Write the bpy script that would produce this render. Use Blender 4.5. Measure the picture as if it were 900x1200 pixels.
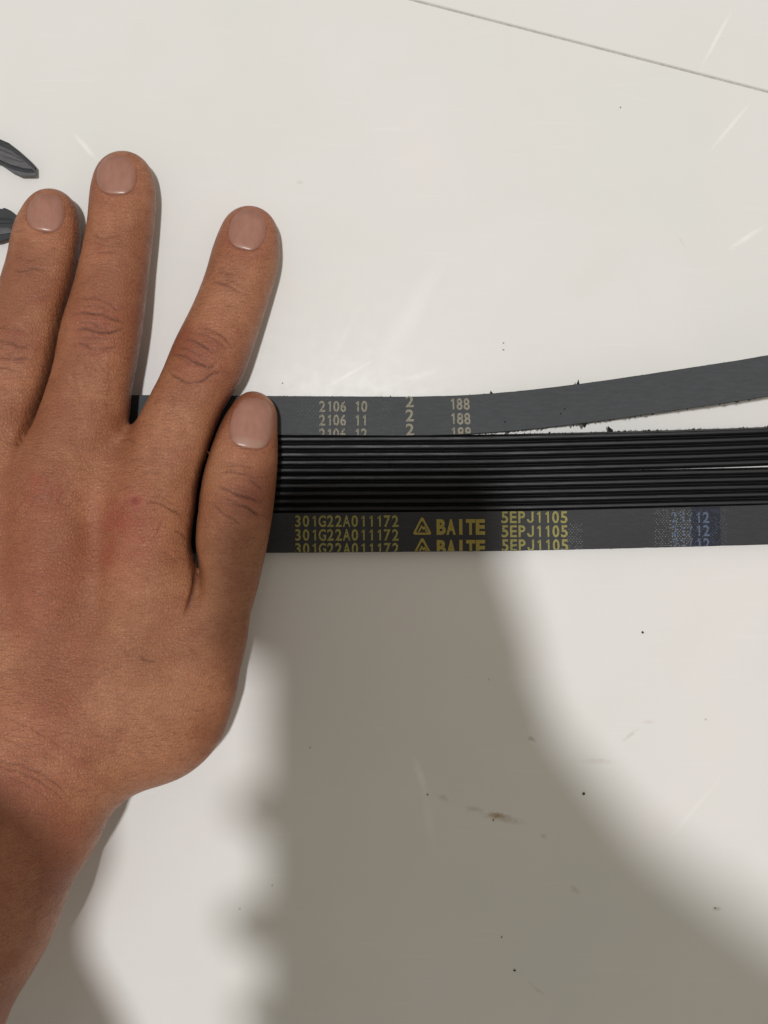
import bpy, bmesh, math, random
import numpy as np
random.seed(7)
rng = np.random.default_rng(7)
for o in list(bpy.data.objects):
    bpy.data.objects.remove(o)
SC = bpy.context.scene
COL = SC.collection
MM = 0.001
H = 330.0                                  # camera height in mm
LAMP = (-105.0, 0.0, 3000.0)              # ceiling lamp, mm

# ------------------------------------------------------------------ camera, world, lamp, exposure
cam = bpy.data.cameras.new('camera')
camo = bpy.data.objects.new('camera', cam)
COL.objects.link(camo)
camo.location = (0, 0, H * MM)
cam.sensor_fit = 'VERTICAL'
cam.sensor_height = 36.0
cam.lens = 36.0 * H / 300.0
cam.clip_start = 0.002
cam.clip_end = 50
SC.camera = camo

W = bpy.data.worlds.new('World')
SC.world = W
W.use_nodes = True
bg = W.node_tree.nodes['Background']
bg.inputs[0].default_value = (1.0, 0.925, 0.785, 1)
bg.inputs[1].default_value = 0.375

ld = bpy.data.lights.new('ceiling_lamp', 'AREA')
ld.shape = 'DISK'
ld.size = 0.135
ld.energy = 60
ld.color = (1.0, 0.99, 0.985)
lo = bpy.data.objects.new('ceiling_lamp', ld)
COL.objects.link(lo)
lo.location = [c * MM for c in LAMP]
from mathutils import Vector
lo.rotation_euler = (Vector((0, -0.03, 0)) - lo.location).to_track_quat('-Z', 'Y').to_euler()

SC.view_settings.view_transform = 'Standard'
SC.view_settings.look = 'None'
SC.view_settings.exposure = 0
SC.view_settings.gamma = 1

# ------------------------------------------------------------------ helpers
def p2w(px, py, z=0.0):
    """reference grid (4 units per mm on the table) -> mm at height z"""
    s = (H - z) / H / 4.0
    return (px - 450.0) * s, (600.0 - py) * s

def w2p(x, y, z):
    s = H / (H - z) * 4.0
    return 450.0 + x * s, 600.0 - y * s

def link(name, me, mat=None, parent=None, smooth=False):
    o = bpy.data.objects.new(name, me)
    COL.objects.link(o)
    if mat is not None:
        if len(me.materials) == 0:
            me.materials.append(mat)
    if parent is not None:
        o.parent = parent
    if smooth and len(me.polygons):
        me.polygons.foreach_set('use_smooth', [True] * len(me.polygons))
    return o

def mesh(name, verts, faces):
    me = bpy.data.meshes.new(name)
    me.from_pydata([(v[0] * MM, v[1] * MM, v[2] * MM) for v in verts], [], faces)
    me.update()
    return me

def tag(o, label=None, cat=None, group=None, kind=None):
    if label: o['label'] = label
    if cat: o['category'] = cat
    if group: o['group'] = group
    if kind: o['kind'] = kind
    return o

def empty(name, x=0, y=0, z=0):
    o = bpy.data.objects.new(name, None)
    o.empty_display_size = 0.01
    COL.objects.link(o)
    return o

class N:
    """small node-tree helper"""
    def __init__(s, name):
        s.m = bpy.data.materials.new(name)
        s.m.use_nodes = True
        s.t = s.m.node_tree
        s.b = s.t.nodes['Principled BSDF']
    def new(s, typ, ins=None, **props):
        n = s.t.nodes.new(typ)
        for k, v in props.items(): setattr(n, k, v)
        for k, v in (ins or {}).items():
            if isinstance(v, bpy.types.NodeSocket): s.t.links.new(v, n.inputs[k])
            else: n.inputs[k].default_value = v
        return n
    def l(s, a, b): s.t.links.new(a, b)
    def math(s, op, a, b=None, c=None, clamp=False):
        n = s.t.nodes.new('ShaderNodeMath'); n.operation = op; n.use_clamp = clamp
        for i, v in enumerate((a, b, c)):
            if v is None: continue
            if isinstance(v, bpy.types.NodeSocket): s.l(v, n.inputs[i])
            else: n.inputs[i].default_value = v
        return n.outputs[0]
    def mix(s, f, a, b, mode='MIX'):
        n = s.t.nodes.new('ShaderNodeMix'); n.data_type = 'RGBA'; n.blend_type = mode
        for i, v in ((0, f), (6, a), (7, b)):
            if isinstance(v, bpy.types.NodeSocket): s.l(v, n.inputs[i])
            else: n.inputs[i].default_value = v if i == 0 else (tuple(v) + (1,))[:4]
        return n.outputs[2]
    def pos(s):
        return s.new('ShaderNodeTexCoord').outputs['Object']
    def noise(s, scale, detail=4, rough=0.5, vec=None, dist=0.0):
        n = s.new('ShaderNodeTexNoise', {'Scale': scale, 'Detail': detail, 'Roughness': rough, 'Distortion': dist})
        s.l(vec if vec is not None else s.pos(), n.inputs['Vector'])
        return n.outputs[0]
    def ramp(s, f, lo, hi, a=0.0, b=1.0):
        n = s.new('ShaderNodeMapRange', {'From Min': lo, 'From Max': hi, 'To Min': a, 'To Max': b})
        s.l(f, n.inputs['Value'])
        return n.outputs[0]
    def bump(s, h, dist, strength=1.0, prev=None):
        n = s.new('ShaderNodeBump', {'Strength': strength, 'Distance': dist})
        s.l(h, n.inputs['Height'])
        if prev is not None: s.l(prev, n.inputs['Normal'])
        return n.outputs[0]

# ------------------------------------------------------------------ materials
def tile_material():
    g = N('white_glazed_tile')
    P = g.pos()
    big = g.noise(14, 3, 0.5, P)
    mid = g.noise(60, 4, 0.6, P)
    col = g.mix(g.ramp(big, 0.35, 0.65), (0.71, 0.715, 0.695), (0.745, 0.725, 0.715))
    col = g.mix(g.ramp(mid, 0.5, 0.8, 0, 0.12), col, (0.66, 0.65, 0.60))
    haze = g.noise(9, 5, 0.6, P, 1.5)
    col = g.mix(g.ramp(haze, 0.45, 0.75, 0, 0.35), col, (0.70, 0.69, 0.665))
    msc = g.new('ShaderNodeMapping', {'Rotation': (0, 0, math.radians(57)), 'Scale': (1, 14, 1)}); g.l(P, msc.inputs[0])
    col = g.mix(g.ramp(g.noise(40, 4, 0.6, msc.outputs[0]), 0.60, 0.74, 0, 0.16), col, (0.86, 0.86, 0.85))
    sep = g.new('ShaderNodeSeparateXYZ'); g.l(P, sep.inputs[0])
    wob = g.noise(700, 3, 0.6, P)
    smear = g.noise(260, 3, 0.6, P)
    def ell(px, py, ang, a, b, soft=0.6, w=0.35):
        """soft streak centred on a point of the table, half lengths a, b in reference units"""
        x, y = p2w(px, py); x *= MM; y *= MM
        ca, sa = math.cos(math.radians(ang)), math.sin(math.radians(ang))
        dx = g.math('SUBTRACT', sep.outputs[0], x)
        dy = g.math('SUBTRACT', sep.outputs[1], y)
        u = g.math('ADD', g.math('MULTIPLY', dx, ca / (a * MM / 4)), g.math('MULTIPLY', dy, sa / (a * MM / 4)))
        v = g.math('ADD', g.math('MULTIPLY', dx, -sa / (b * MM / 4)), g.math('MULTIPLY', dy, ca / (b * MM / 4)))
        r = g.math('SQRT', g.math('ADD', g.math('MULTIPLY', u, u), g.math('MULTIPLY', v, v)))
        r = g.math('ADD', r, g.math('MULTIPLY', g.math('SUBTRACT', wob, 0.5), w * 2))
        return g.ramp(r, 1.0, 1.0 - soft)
    # pale streaks (px, py, angle, half length, half width, strength)
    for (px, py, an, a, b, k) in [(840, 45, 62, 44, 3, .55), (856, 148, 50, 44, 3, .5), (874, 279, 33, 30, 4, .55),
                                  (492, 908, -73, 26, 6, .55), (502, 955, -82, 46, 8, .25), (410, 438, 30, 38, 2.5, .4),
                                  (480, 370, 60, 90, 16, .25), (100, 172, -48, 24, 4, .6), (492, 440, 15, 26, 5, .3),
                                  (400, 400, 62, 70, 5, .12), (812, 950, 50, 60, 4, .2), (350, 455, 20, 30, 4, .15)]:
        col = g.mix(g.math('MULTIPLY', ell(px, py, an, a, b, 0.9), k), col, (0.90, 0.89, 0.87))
    # rusty and grey marks
    for (px, py, an, a, b, k, c) in [(583, 956, -6, 12, 4, .95, (.33, .19, .07)), (590, 959, -12, 30, 6, .5, (.46, .40, .30)),
                                     (556, 948, -8, 14, 4, .4, (.45, .40, .32)), (520, 935, -30, 8, 5, .35, (.45, .40, .35)),
                                     (623, 866, -30, 7, 3, .5, (.40, .33, .26)), (738, 862, 40, 13, 3, .4, (.52, .46, .40)),
                                     (700, 892, 0, 22, 4, .35, (.52, .47, .42)), (674, 1043, -40, 9, 4, .4, (.45, .40, .34)),
                                     (637, 980, -20, 6, 3, .4, (.42, .38, .32)), (798, 282, -55, 12, 2, .3, (.55, .55, .52)),
                                     (840, 1065, 0, 7, 3, .5, (.42, .36, .30)), (352, 214, 0, 6, 3, .3, (.5, .49, .45)),
                                     (760, 846, 0, 10, 3, .3, (.55, .48, .44)), (700, 320, 40, 60, 26, .12, (.62, .62, .58)), (150, 1040, 70, 70, 22, .10, (.64, .60, .58)), (620, 230, -20, 80, 30, .10, (.66, .66, .64)), (800, 760, 60, 70, 30, .10, (.66, .64, .62)), (430, 800, 80, 70, 24, .12, (.66, .66, .60)), (630, 1160, -40, 14, 3, .3, (.5, .45, .40)),
                                     (330, 560, 0, 50, 30, .15, (.62, .60, .52))]:
        col = g.mix(g.math('MULTIPLY', ell(px, py, an, a, b, 0.8, 0.7), k), col, c)
    # tiny dirt specks everywhere
    vor = g.new('ShaderNodeTexVoronoi', {'Scale': 95.0, 'Randomness': 1.0}); g.l(P, vor.inputs['Vector'])
    vc = g.new('ShaderNodeSeparateColor'); g.l(vor.outputs['Color'], vc.inputs[0])
    spk = g.math('MULTIPLY', g.ramp(vor.outputs['Distance'], 0.045, 0.02), g.math('GREATER_THAN', vc.outputs[0], 0.88))
    col = g.mix(g.math('MULTIPLY', spk, 0.45), col, (.30, .26, .20))
    g.l(col, g.b.inputs['Base Color'])
    g.l(g.ramp(smear, 0.3, 0.75, 0.12, 0.16), g.b.inputs['Roughness'])
    g.b.inputs['Specular IOR Level'].default_value = 0.35
    g.l(g.bump(g.noise(30, 2, 0.5, P), 0.0006, 0.25), g.b.inputs['Normal'])
    return g.m

def plain(name, col, rough=0.6, spec=0.4):
    g = N(name)
    n = g.noise(900, 3, 0.6)
    c = g.mix(g.ramp(n, 0.3, 0.7), tuple(x * .82 for x in col), tuple(min(1, x * 1.15) for x in col))
    g.l(c, g.b.inputs['Base Color'])
    g.b.inputs['Roughness'].default_value = rough
    g.b.inputs['Specular IOR Level'].default_value = spec
    return g.m

def rubber_back(name, col):
    g = N(name)
    P = g.pos()
    mp = g.new('ShaderNodeMapping', {'Scale': (1, 5, 1)}); g.l(P, mp.inputs[0])
    n1 = g.noise(260, 4, 0.6, mp.outputs[0])
    n2 = g.noise(4200, 2, 0.5, P)
    n3 = g.noise(45, 3, 0.55, P)
    c = g.mix(g.ramp(n1, 0.35, 0.7), tuple(x * .84 for x in col), tuple(x * 1.12 for x in col))
    c = g.mix(g.ramp(n3, 0.55, 0.75, 0, 0.5), c, tuple(x * .62 for x in col))
    c = g.mix(g.ramp(n2, 0.62, 0.75, 0, 0.25), c, (.16, .16, .16))
    g.l(c, g.b.inputs['Base Color'])
    g.b.inputs['Roughness'].default_value = 0.62
    g.b.inputs['Specular IOR Level'].default_value = 0.35
    wv = g.new('ShaderNodeTexWave', {'Scale': 620.0, 'Distortion': 1.5}, bands_direction='DIAGONAL'); g.l(P, wv.inputs['Vector'])
    h = g.math('ADD', n2, g.math('MULTIPLY', wv.outputs[1], 0.6))
    g.l(g.bump(h, 0.00009, 0.5), g.b.inputs['Normal'])
    return g.m

def rubber_rib():
    g = N('black_rib_rubber')
    P = g.pos()
    mp = g.new('ShaderNodeMapping', {'Scale': (1, 12, 4)}); g.l(P, mp.inputs[0])
    n1 = g.noise(110, 5, 0.65, mp.outputs[0])
    n2 = g.noise(5200, 2, 0.5, P)
    c = g.mix(g.ramp(n1, 0.35, 0.7), (0.007, 0.0075, 0.009), (0.014, 0.015, 0.017))
    c = g.mix(g.ramp(n2, 0.66, 0.75, 0, 0.2), c, (.12, .12, .12))
    g.l(c, g.b.inputs['Base Color'])
    g.l(g.ramp(n1, 0.3, 0.7, 0.34, 0.55), g.b.inputs['Roughness'])
    g.b.inputs['Specular IOR Level'].default_value = 0.26
    g.l(g.bump(n2, 0.00005, 0.5), g.b.inputs['Normal'])
    return g.m

def print_ink(name, col, wear=0.8):
    g = N(name)
    P = g.pos()
    n = g.noise(2600, 3, 0.7, P)
    n2 = g.noise(300, 2, 0.5, P)
    f = g.math('MULTIPLY', g.ramp(n, 0.42, 0.60), g.ramp(n2, 0.3, 0.6, 0.6, 1.0))
    c = g.mix(g.math('MULTIPLY', f, wear), col, tuple(x * .35 for x in col))
    g.l(c, g.b.inputs['Base Color'])
    g.b.inputs['Roughness'].default_value = 0.7
    return g.m

def cellv(g, P):
    v = g.new('ShaderNodeTexVoronoi', {'Scale': 1050.0}, feature='DISTANCE_TO_EDGE'); g.l(P, v.inputs['Vector'])
    return v.outputs['Distance']

def skin_material():
    g = N('tanned_skin')
    P = g.pos()
    at = lambda n: g.new('ShaderNodeAttribute', attribute_name=n).outputs['Fac']
    crease, red, tan = at('crease'), at('red'), at('tan')
    n1 = g.noise(45, 4, 0.55, P)
    n2 = g.noise(260, 4, 0.6, P)
    mp = g.new('ShaderNodeMapping', {'Rotation': (0, 0, math.radians(-32)), 'Scale': (1, 4.5, 1)}); g.l(P, mp.inputs[0])
    n3 = g.noise(420, 4, 0.65, mp.outputs[0], 0.6)          # fine slanting lines
    mp2 = g.new('ShaderNodeMapping', {'Rotation': (0, 0, math.radians(38)), 'Scale': (1, 3.5, 1)}); g.l(P, mp2.inputs[0])
    n4 = g.noise(520, 4, 0.65, mp2.outputs[0], 0.6)
    c = g.mix(g.ramp(n1, 0.42, 0.58), SKIN_A, SKIN_B)
    c = g.mix(g.ramp(n2, 0.42, 0.72, 0, 0.35), c, SKIN_C)
    c = g.mix(g.math('MULTIPLY', g.ramp(n3, 0.36, 0.5, 0.45, 0), 1.0), c, SKIN_D)
    n5 = g.noise(110, 5, 0.7, P)
    c = g.mix(g.ramp(n5, 0.52, 0.72, 0, 0.4), c, (0.285, 0.080, 0.052))
    c = g.mix(g.ramp(cellv(g, P), 0.0, 0.16, 0.22, 0), c, SKIN_D)
    c = g.mix(tan, c, (0.330, 0.145, 0.066))
    mot = g.ramp(g.noise(480, 4, 0.7, P), 0.38, 0.6, 0.45, 1.25)
    c = g.mix(g.math('MULTIPLY', g.math('MULTIPLY', red, mot), 0.8, clamp=True), c, (0.34, 0.070, 0.046))
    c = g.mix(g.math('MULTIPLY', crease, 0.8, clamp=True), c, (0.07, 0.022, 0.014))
    g.l(c, g.b.inputs['Base Color'])
    g.b.inputs['Subsurface Weight'].default_value = 0.12
    g.b.inputs['Subsurface Radius'].default_value = (1.0, 0.4, 0.2)
    g.b.inputs['Subsurface Scale'].default_value = 0.0022
    g.l(g.ramp(n2, 0.3, 0.7, 0.36, 0.52), g.b.inputs['Roughness'])
    g.b.inputs['Specular IOR Level'].default_value = 0.42
    vor = g.new('ShaderNodeTexVoronoi', {'Scale': 1050.0}, feature='DISTANCE_TO_EDGE'); g.l(P, vor.inputs['Vector'])
    cell = g.ramp(vor.outputs['Distance'], 0.0, 0.25)
    h = g.math('ADD', g.math('MULTIPLY', cell, 0.35), g.math('ADD', g.math('MULTIPLY', n3, 1.0), g.math('MULTIPLY', n4, 0.8)))
    b = g.bump(h, 0.00030, 0.85)
    kn = g.noise(330, 5, 0.7, P, 1.2)
    b2n = g.new('ShaderNodeBump', {'Distance': 0.0006}); g.l(kn, b2n.inputs['Height']); g.l(b, b2n.inputs['Normal'])
    g.l(g.math('MULTIPLY', red, 0.6, clamp=True), b2n.inputs['Strength'])
    g.l(b2n.outputs[0], g.b.inputs['Normal'])
    return g.m

SKIN_A = (0.300, 0.112, 0.054)
SKIN_B = (0.400, 0.170, 0.086)
SKIN_C = (0.260, 0.082, 0.040)
SKIN_D = (0.175, 0.062, 0.035)

def nail_material():
    g = N('pink_fingernail')
    lun = g.new('ShaderNodeAttribute', attribute_name='lunula').outputs['Fac']
    edge = g.new('ShaderNodeAttribute', attribute_name='edge').outputs['Fac']
    mp = g.new('ShaderNodeMapping', {'Scale': (2.2, 1, 1)}); g.l(g.pos(), mp.inputs[0])
    n = g.noise(300, 3, 0.5, mp.outputs[0])
    c = g.mix(g.ramp(n, 0.3, 0.7), (0.315, 0.148, 0.108), (0.360, 0.180, 0.136))
    c = g.mix(lun, c, (0.40, 0.26, 0.205))
    c = g.mix(edge, c, (0.23, 0.10, 0.065))
    g.l(c, g.b.inputs['Base Color'])
    g.b.inputs['Roughness'].default_value = 0.30
    g.b.inputs['Subsurface Weight'].default_value = 0.1
    g.b.inputs['Subsurface Scale'].default_value = 0.001
    g.l(g.bump(n, 0.00008, 0.5), g.b.inputs['Normal'])
    return g.m

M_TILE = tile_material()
M_GROUT = plain('grey_grout', (0.46, 0.45, 0.42), 0.85, 0.2)
M_BACK_A = rubber_back('grey_belt_back', (0.038, 0.042, 0.047))
M_BACK_D = rubber_back('charcoal_belt_back', (0.025, 0.025, 0.028))
M_RIB = rubber_rib()
M_CRUMB = plain('black_rubber_crumb', (0.018, 0.018, 0.02), 0.8, 0.2)
M_TAN = print_ink('tan_print', (0.26, 0.24, 0.18))
M_YEL = print_ink('yellow_print', (0.30, 0.27, 0.075))
M_GOLD = print_ink('gold_print', (0.30, 0.235, 0.045), 0.3)
M_BLUE = print_ink('blue_print', (0.085, 0.115, 0.185), 0.4)
M_PALE = print_ink('pale_dot_print', (0.19, 0.21, 0.23), 0.4)
M_DIM = print_ink('dim_dot_print', (0.085, 0.09, 0.085), 0.4)
M_SKIN = skin_material()
M_NAIL = nail_material()

# ------------------------------------------------------------------ floor: bed with four large glazed tiles
floor = empty('floor'); tag(floor, kind='structure')
bed = mesh('grout_bed', [(-1300, -1300, -0.35), (1300, -1300, -0.35), (1300, 1300, -0.35), (-1300, 1300, -0.35)], [(0, 1, 2, 3)])
link('grout', bed, M_GROUT, floor)
# the joint runs from (480,0) to (900,108) on the reference grid
j0 = np.array(p2w(480, -1)); j1 = np.array(p2w(900, 107.5))
jd = (j1 - j0) / np.linalg.norm(j1 - j0); jn = np.array([-jd[1], jd[0]])
def add_tile(u0, u1, v0, v1):
    bm = bmesh.new()
    vs = []
    for z in (0, -8):
        for (u, v) in ((u0, v0), (u1, v0), (u1, v1), (u0, v1)):
            p = j0 + jd * u + jn * v
            vs.append(bm.verts.new((p[0] * MM, p[1] * MM, z * MM)))
    bm.faces.new(vs[0:4]); bm.faces.new(vs[7:3:-1])
    for i in range(4):
        k = (i + 1) % 4
        bm.faces.new((vs[i], vs[i + 4], vs[k + 4], vs[k]))
    bmesh.ops.recalc_face_normals(bm, faces=bm.faces)
    es = [e for e in bm.edges if all(v.co.z > -0.001 for v in e.verts)]
    bmesh.ops.bevel(bm, geom=es, offset=0.00018, segments=2, affect='EDGES')
    me = bpy.data.meshes.new('tile'); bm.to_mesh(me); bm.free()
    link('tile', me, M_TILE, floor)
g_ = 0.31
for (u0, u1) in ((-420 + g_, 380 - g_), (-1220, -420 - g_), (380 + g_, 1180)):
    add_tile(u0, u1, -800, -g_)
    add_tile(u0, u1, g_, 800)

# ------------------------------------------------------------------ belts
class Strand:
    """a belt strand following a centre line given on the reference grid, with a height"""
    def __init__(s, pts, width):
        s.p = np.array(pts, float)          # px, py, z of belt underside
        s.w = width
        s.x0, s.x1 = s.p[0, 0], s.p[-1, 0]
    def cen(s, px):
        # smooth interpolation
        x, y, z = s.p[:, 0], s.p[:, 1], s.p[:, 2]
        def sm(v):
            out = 0.0; ws = 0.0
            for d in (-40, -20, 0, 20, 40):
                out += np.interp(px + d, x, v)
                ws += 1
            return out / ws
        return sm(y), sm(z)
    def at(s, px, v, h):
        """px = station, v = mm across (positive = up in frame), h = mm above underside"""
        y, z = s.cen(px); y2, z2 = s.cen(px + 4)
        ztop = z + h
        X, Y = p2w(px, y, z + 1.5); X2, Y2 = p2w(px + 4, y2, z2 + 1.5)
        t = np.array([X2 - X, Y2 - Y]); t /= np.linalg.norm(t)
        n = np.array([-t[1], t[0]])
        return (X + n[0] * v, Y + n[1] * v, ztop)

def sweep(strand, prof, x0, x1, step=12, jit=0.0, taper=False):
    xs = list(np.arange(x0, x1, step)) + [x1]
    V, F = [], []
    n = len(prof)
    for i, x in enumerate(xs):
        for (v, h) in prof:
            jv = v + (rng.normal() * jit if jit else 0)
            V.append(strand.at(x, jv, h))
    for i in range(len(xs) - 1):
        for k in range(n):
            a = i * n + k; b = i * n + (k + 1) % n
            F.append((a, b, b + n, a + n))
    F.append(tuple(range(n))[::-1]); F.append(tuple(range((len(xs) - 1) * n, len(xs) * n)))
    me = mesh('sweep', V, F)
    bm = bmesh.new(); bm.from_mesh(me); bmesh.ops.recalc_face_normals(bm, faces=bm.faces); bm.to_mesh(me); bm.free()
    return me

X0, X1 = -260, 1500
SA = Strand([(-300, 470, 0), (100, 486, 0), (330, 487.5, 0), (500, 488.5, 0), (580, 485, .6), (680, 474, 4), (790, 458, 9), (900, 441.5, 14), (1100, 400, 26), (1500, 290, 50)], 11.3)
SB = Strand([(-300, 531, 0), (325, 533.2, 0), (560, 532.2, 0), (700, 529, 0), (800, 526.5, 0), (900, 523.2, 0), (1200, 508, 0), (1500, 470, 0)], 11.3)
SCd = Strand([(-300, 577, 0), (325, 578.4, 0), (560, 577.4, 0), (700, 574.6, 0), (800, 572.2, 0), (900, 570.2, 0), (1200, 560, 0), (1500, 540, 0)], 11.3)
SD = Strand([(-300, 624, 0), (310, 624.6, 0), (600, 622.2, 0), (740, 619.0, 0), (900, 614.8, 0), (1200, 602, 0), (1500, 580, 0)], 11.55)

def back_up(strand, mat, label, thick=3.4):
    root = empty('ribbed_belt')
    tag(root, label, 'drive belt', 'ribbed rubber drive belts side by side')
    hw = strand.w / 2
    prof = [(-hw, thick - 1.7), (-hw, thick - .12), (-hw + .12, thick), (hw - .12, thick), (hw, thick - .12), (hw, thick - 1.7)]
    o = link('belt_back', sweep(strand, prof, X0, X1, 3 if False else 6, 0.018), mat, root)
    for k in range(5):                     # ribs point down at the table
        c = (k - 2) * strand.w / 5
        pr = [(c - 1.05, thick - 1.72), (c - .45, 0.05), (c + .45, 0.05), (c + 1.05, thick - 1.72)]
        link('rib', sweep(strand, pr, X0, X1, 24), M_RIB, root)
    return root

def ribs_up(strand, label):
    root = empty('ribbed_belt')
    tag(root, label, 'drive belt', 'ribbed rubber drive belts side by side')
    hw = strand.w / 2
    prof = [(-hw, 0.05), (-hw, 1.5), (hw, 1.5), (hw, 0.05)]
    link('belt_back', sweep(strand, prof, X0, X1, 12), M_CRUMB, root)
    p = strand.w / 5
    for k in range(5):
        c = (2 - k) * p
        pr = [(c - p * .47, 1.52), (c - p * .26, 2.95), (c - p * .13, 3.25), (c + p * .13, 3.25), (c + p * .26, 2.95), (c + p * .47, 1.52)]
        link('rib', sweep(strand, pr, X0, X1, 8, 0.014), M_RIB, root)
    return root

bA = back_up(SA, M_BACK_A, 'grey smooth-backed belt with tan printed digits, uppermost strand veering up to the right')
bB = ribs_up(SB, 'black belt turned ribs up, directly below the grey tan-printed strand')
bC = ribs_up(SCd, 'black belt turned ribs up, directly above the strand with yellow lettering')
bD = back_up(SD, M_BACK_D, 'charcoal smooth-backed belt with yellow printed lettering, lowest strand of the row')

# printing -----------------------------------------------------------
_glyph = {}
def glyph(ch, bold=0.0):
    k = (ch, bold)
    if k not in _glyph:
        cu = bpy.data.curves.new('t', 'FONT'); cu.body = ch; cu.size = 1.0; cu.offset = bold; cu.resolution_u = 3
        ob = bpy.data.objects.new('t', cu); COL.objects.link(ob)
        dg = bpy.context.evaluated_depsgraph_get()
        me = bpy.data.meshes.new_from_object(ob.evaluated_get(dg))
        vs = np.array([v.co[:2] for v in me.vertices]); fs = [tuple(p.vertices) for p in me.polygons]
        bpy.data.objects.remove(ob); bpy.data.curves.remove(cu); bpy.data.meshes.remove(me)
        _glyph[k] = (vs, fs)
    return _glyph[k]
CAP = glyph('E')[0][:, 1].max()
def stroke(pts, hw):
    P = np.array(pts, float); V, F = [], []
    for i, p in enumerate(P):
        a = P[max(i - 1, 0)]; b = P[min(i + 1, len(P) - 1)]
        t = (b - a) / np.linalg.norm(b - a); n = np.array([-t[1], t[0]]) * hw
        V += [p + n, p - n]
        if i: F.append((2 * i - 2, 2 * i - 1, 2 * i + 1, 2 * i))
    return np.array(V), F
for b_ in (0.022, 0.02):
    v1, f1 = stroke([(.17, 0), (.17, CAP)], .06); v2, f2 = stroke([(.0, CAP * .74), (.12, CAP * .92)], .045)
    _glyph[('1', b_)] = (np.vstack([v1, v2]), f1 + [tuple(i + len(v1) for i in f) for f in f2])
    _glyph[('J', b_)] = stroke([(.33, CAP), (.33, .17), (.29, .09), (.21, .05), (.12, .06), (.05, .13), (.03, .22)], .058)
    _glyph[('/', b_)] = stroke([(.0, 0), (.26, CAP)], .04)
REF = np.ptp(glyph('0', 0.022)[0][:, 0])

def print_flat(strand, polys, name, mat, parent, thick=3.4):
    """polys: list of (verts[px,py offsets on grid], faces); clipped to the belt back and laid on it"""
    bm = bmesh.new()
    for vs, fs in polys:
        bv = [bm.verts.new((x, y, 0)) for x, y in vs]
        for f in fs:
            try: bm.faces.new([bv[i] for i in f])
            except ValueError: pass
    hw = strand.w / 2 * 4 - 0.5
    # shift into strand space: v = centre - py
    for v in bm.verts:
        yc, _ = strand.cen(v.co.x)
        v.co.y = (yc - v.co.y)
    for no, lim in (((0, 1, 0), hw), ((0, -1, 0), hw)):
        geom = bm.verts[:] + bm.edges[:] + bm.faces[:]
        bmesh.ops.bisect_plane(bm, geom=geom, plane_co=(0, no[1] * lim, 0), plane_no=no, clear_outer=True)
    for v in bm.verts:
        p = strand.at(v.co.x, v.co.y / 4.0, thick + 0.03)
        v.co = (p[0] * MM, p[1] * MM, p[2] * MM)
    for f in bm.faces:
        f.normal_update()
        if f.normal.z < 0: f.normal_flip()
    me = bpy.data.meshes.new(name); bm.to_mesh(me); bm.free()
    return link(name, me, mat, parent)

def text_row(strand, txt, xa, xb, ytop, ybot, mat, parent, bold=0.022, name='printed_code', fill=0.80, slope=0.0):
    n = len(txt); cw = (xb - xa) / n
    polys = []
    for i, ch in enumerate(txt):
        if ch == ' ': continue
        vs, fs = glyph(ch, bold)
        lo_, hi_ = vs[:, 0].min(), vs[:, 0].max()
        w0 = hi_ - lo_
        tw = min(cw * fill * w0 / REF, cw * .93) if ch not in 'JEP25' else min(cw * fill, cw * .93)
        if bold > .04: tw = cw * fill if ch != 'I' else cw * .34
        x = xa + cw * (i + .5) + (vs[:, 0] - (lo_ + hi_) / 2) / w0 * tw
        y = ybot - vs[:, 1] / CAP * (ybot - ytop) + slope * (x - xa)
        polys.append((np.stack([x, y], 1), fs))
    return print_flat(strand, polys, name, mat, parent)

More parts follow.
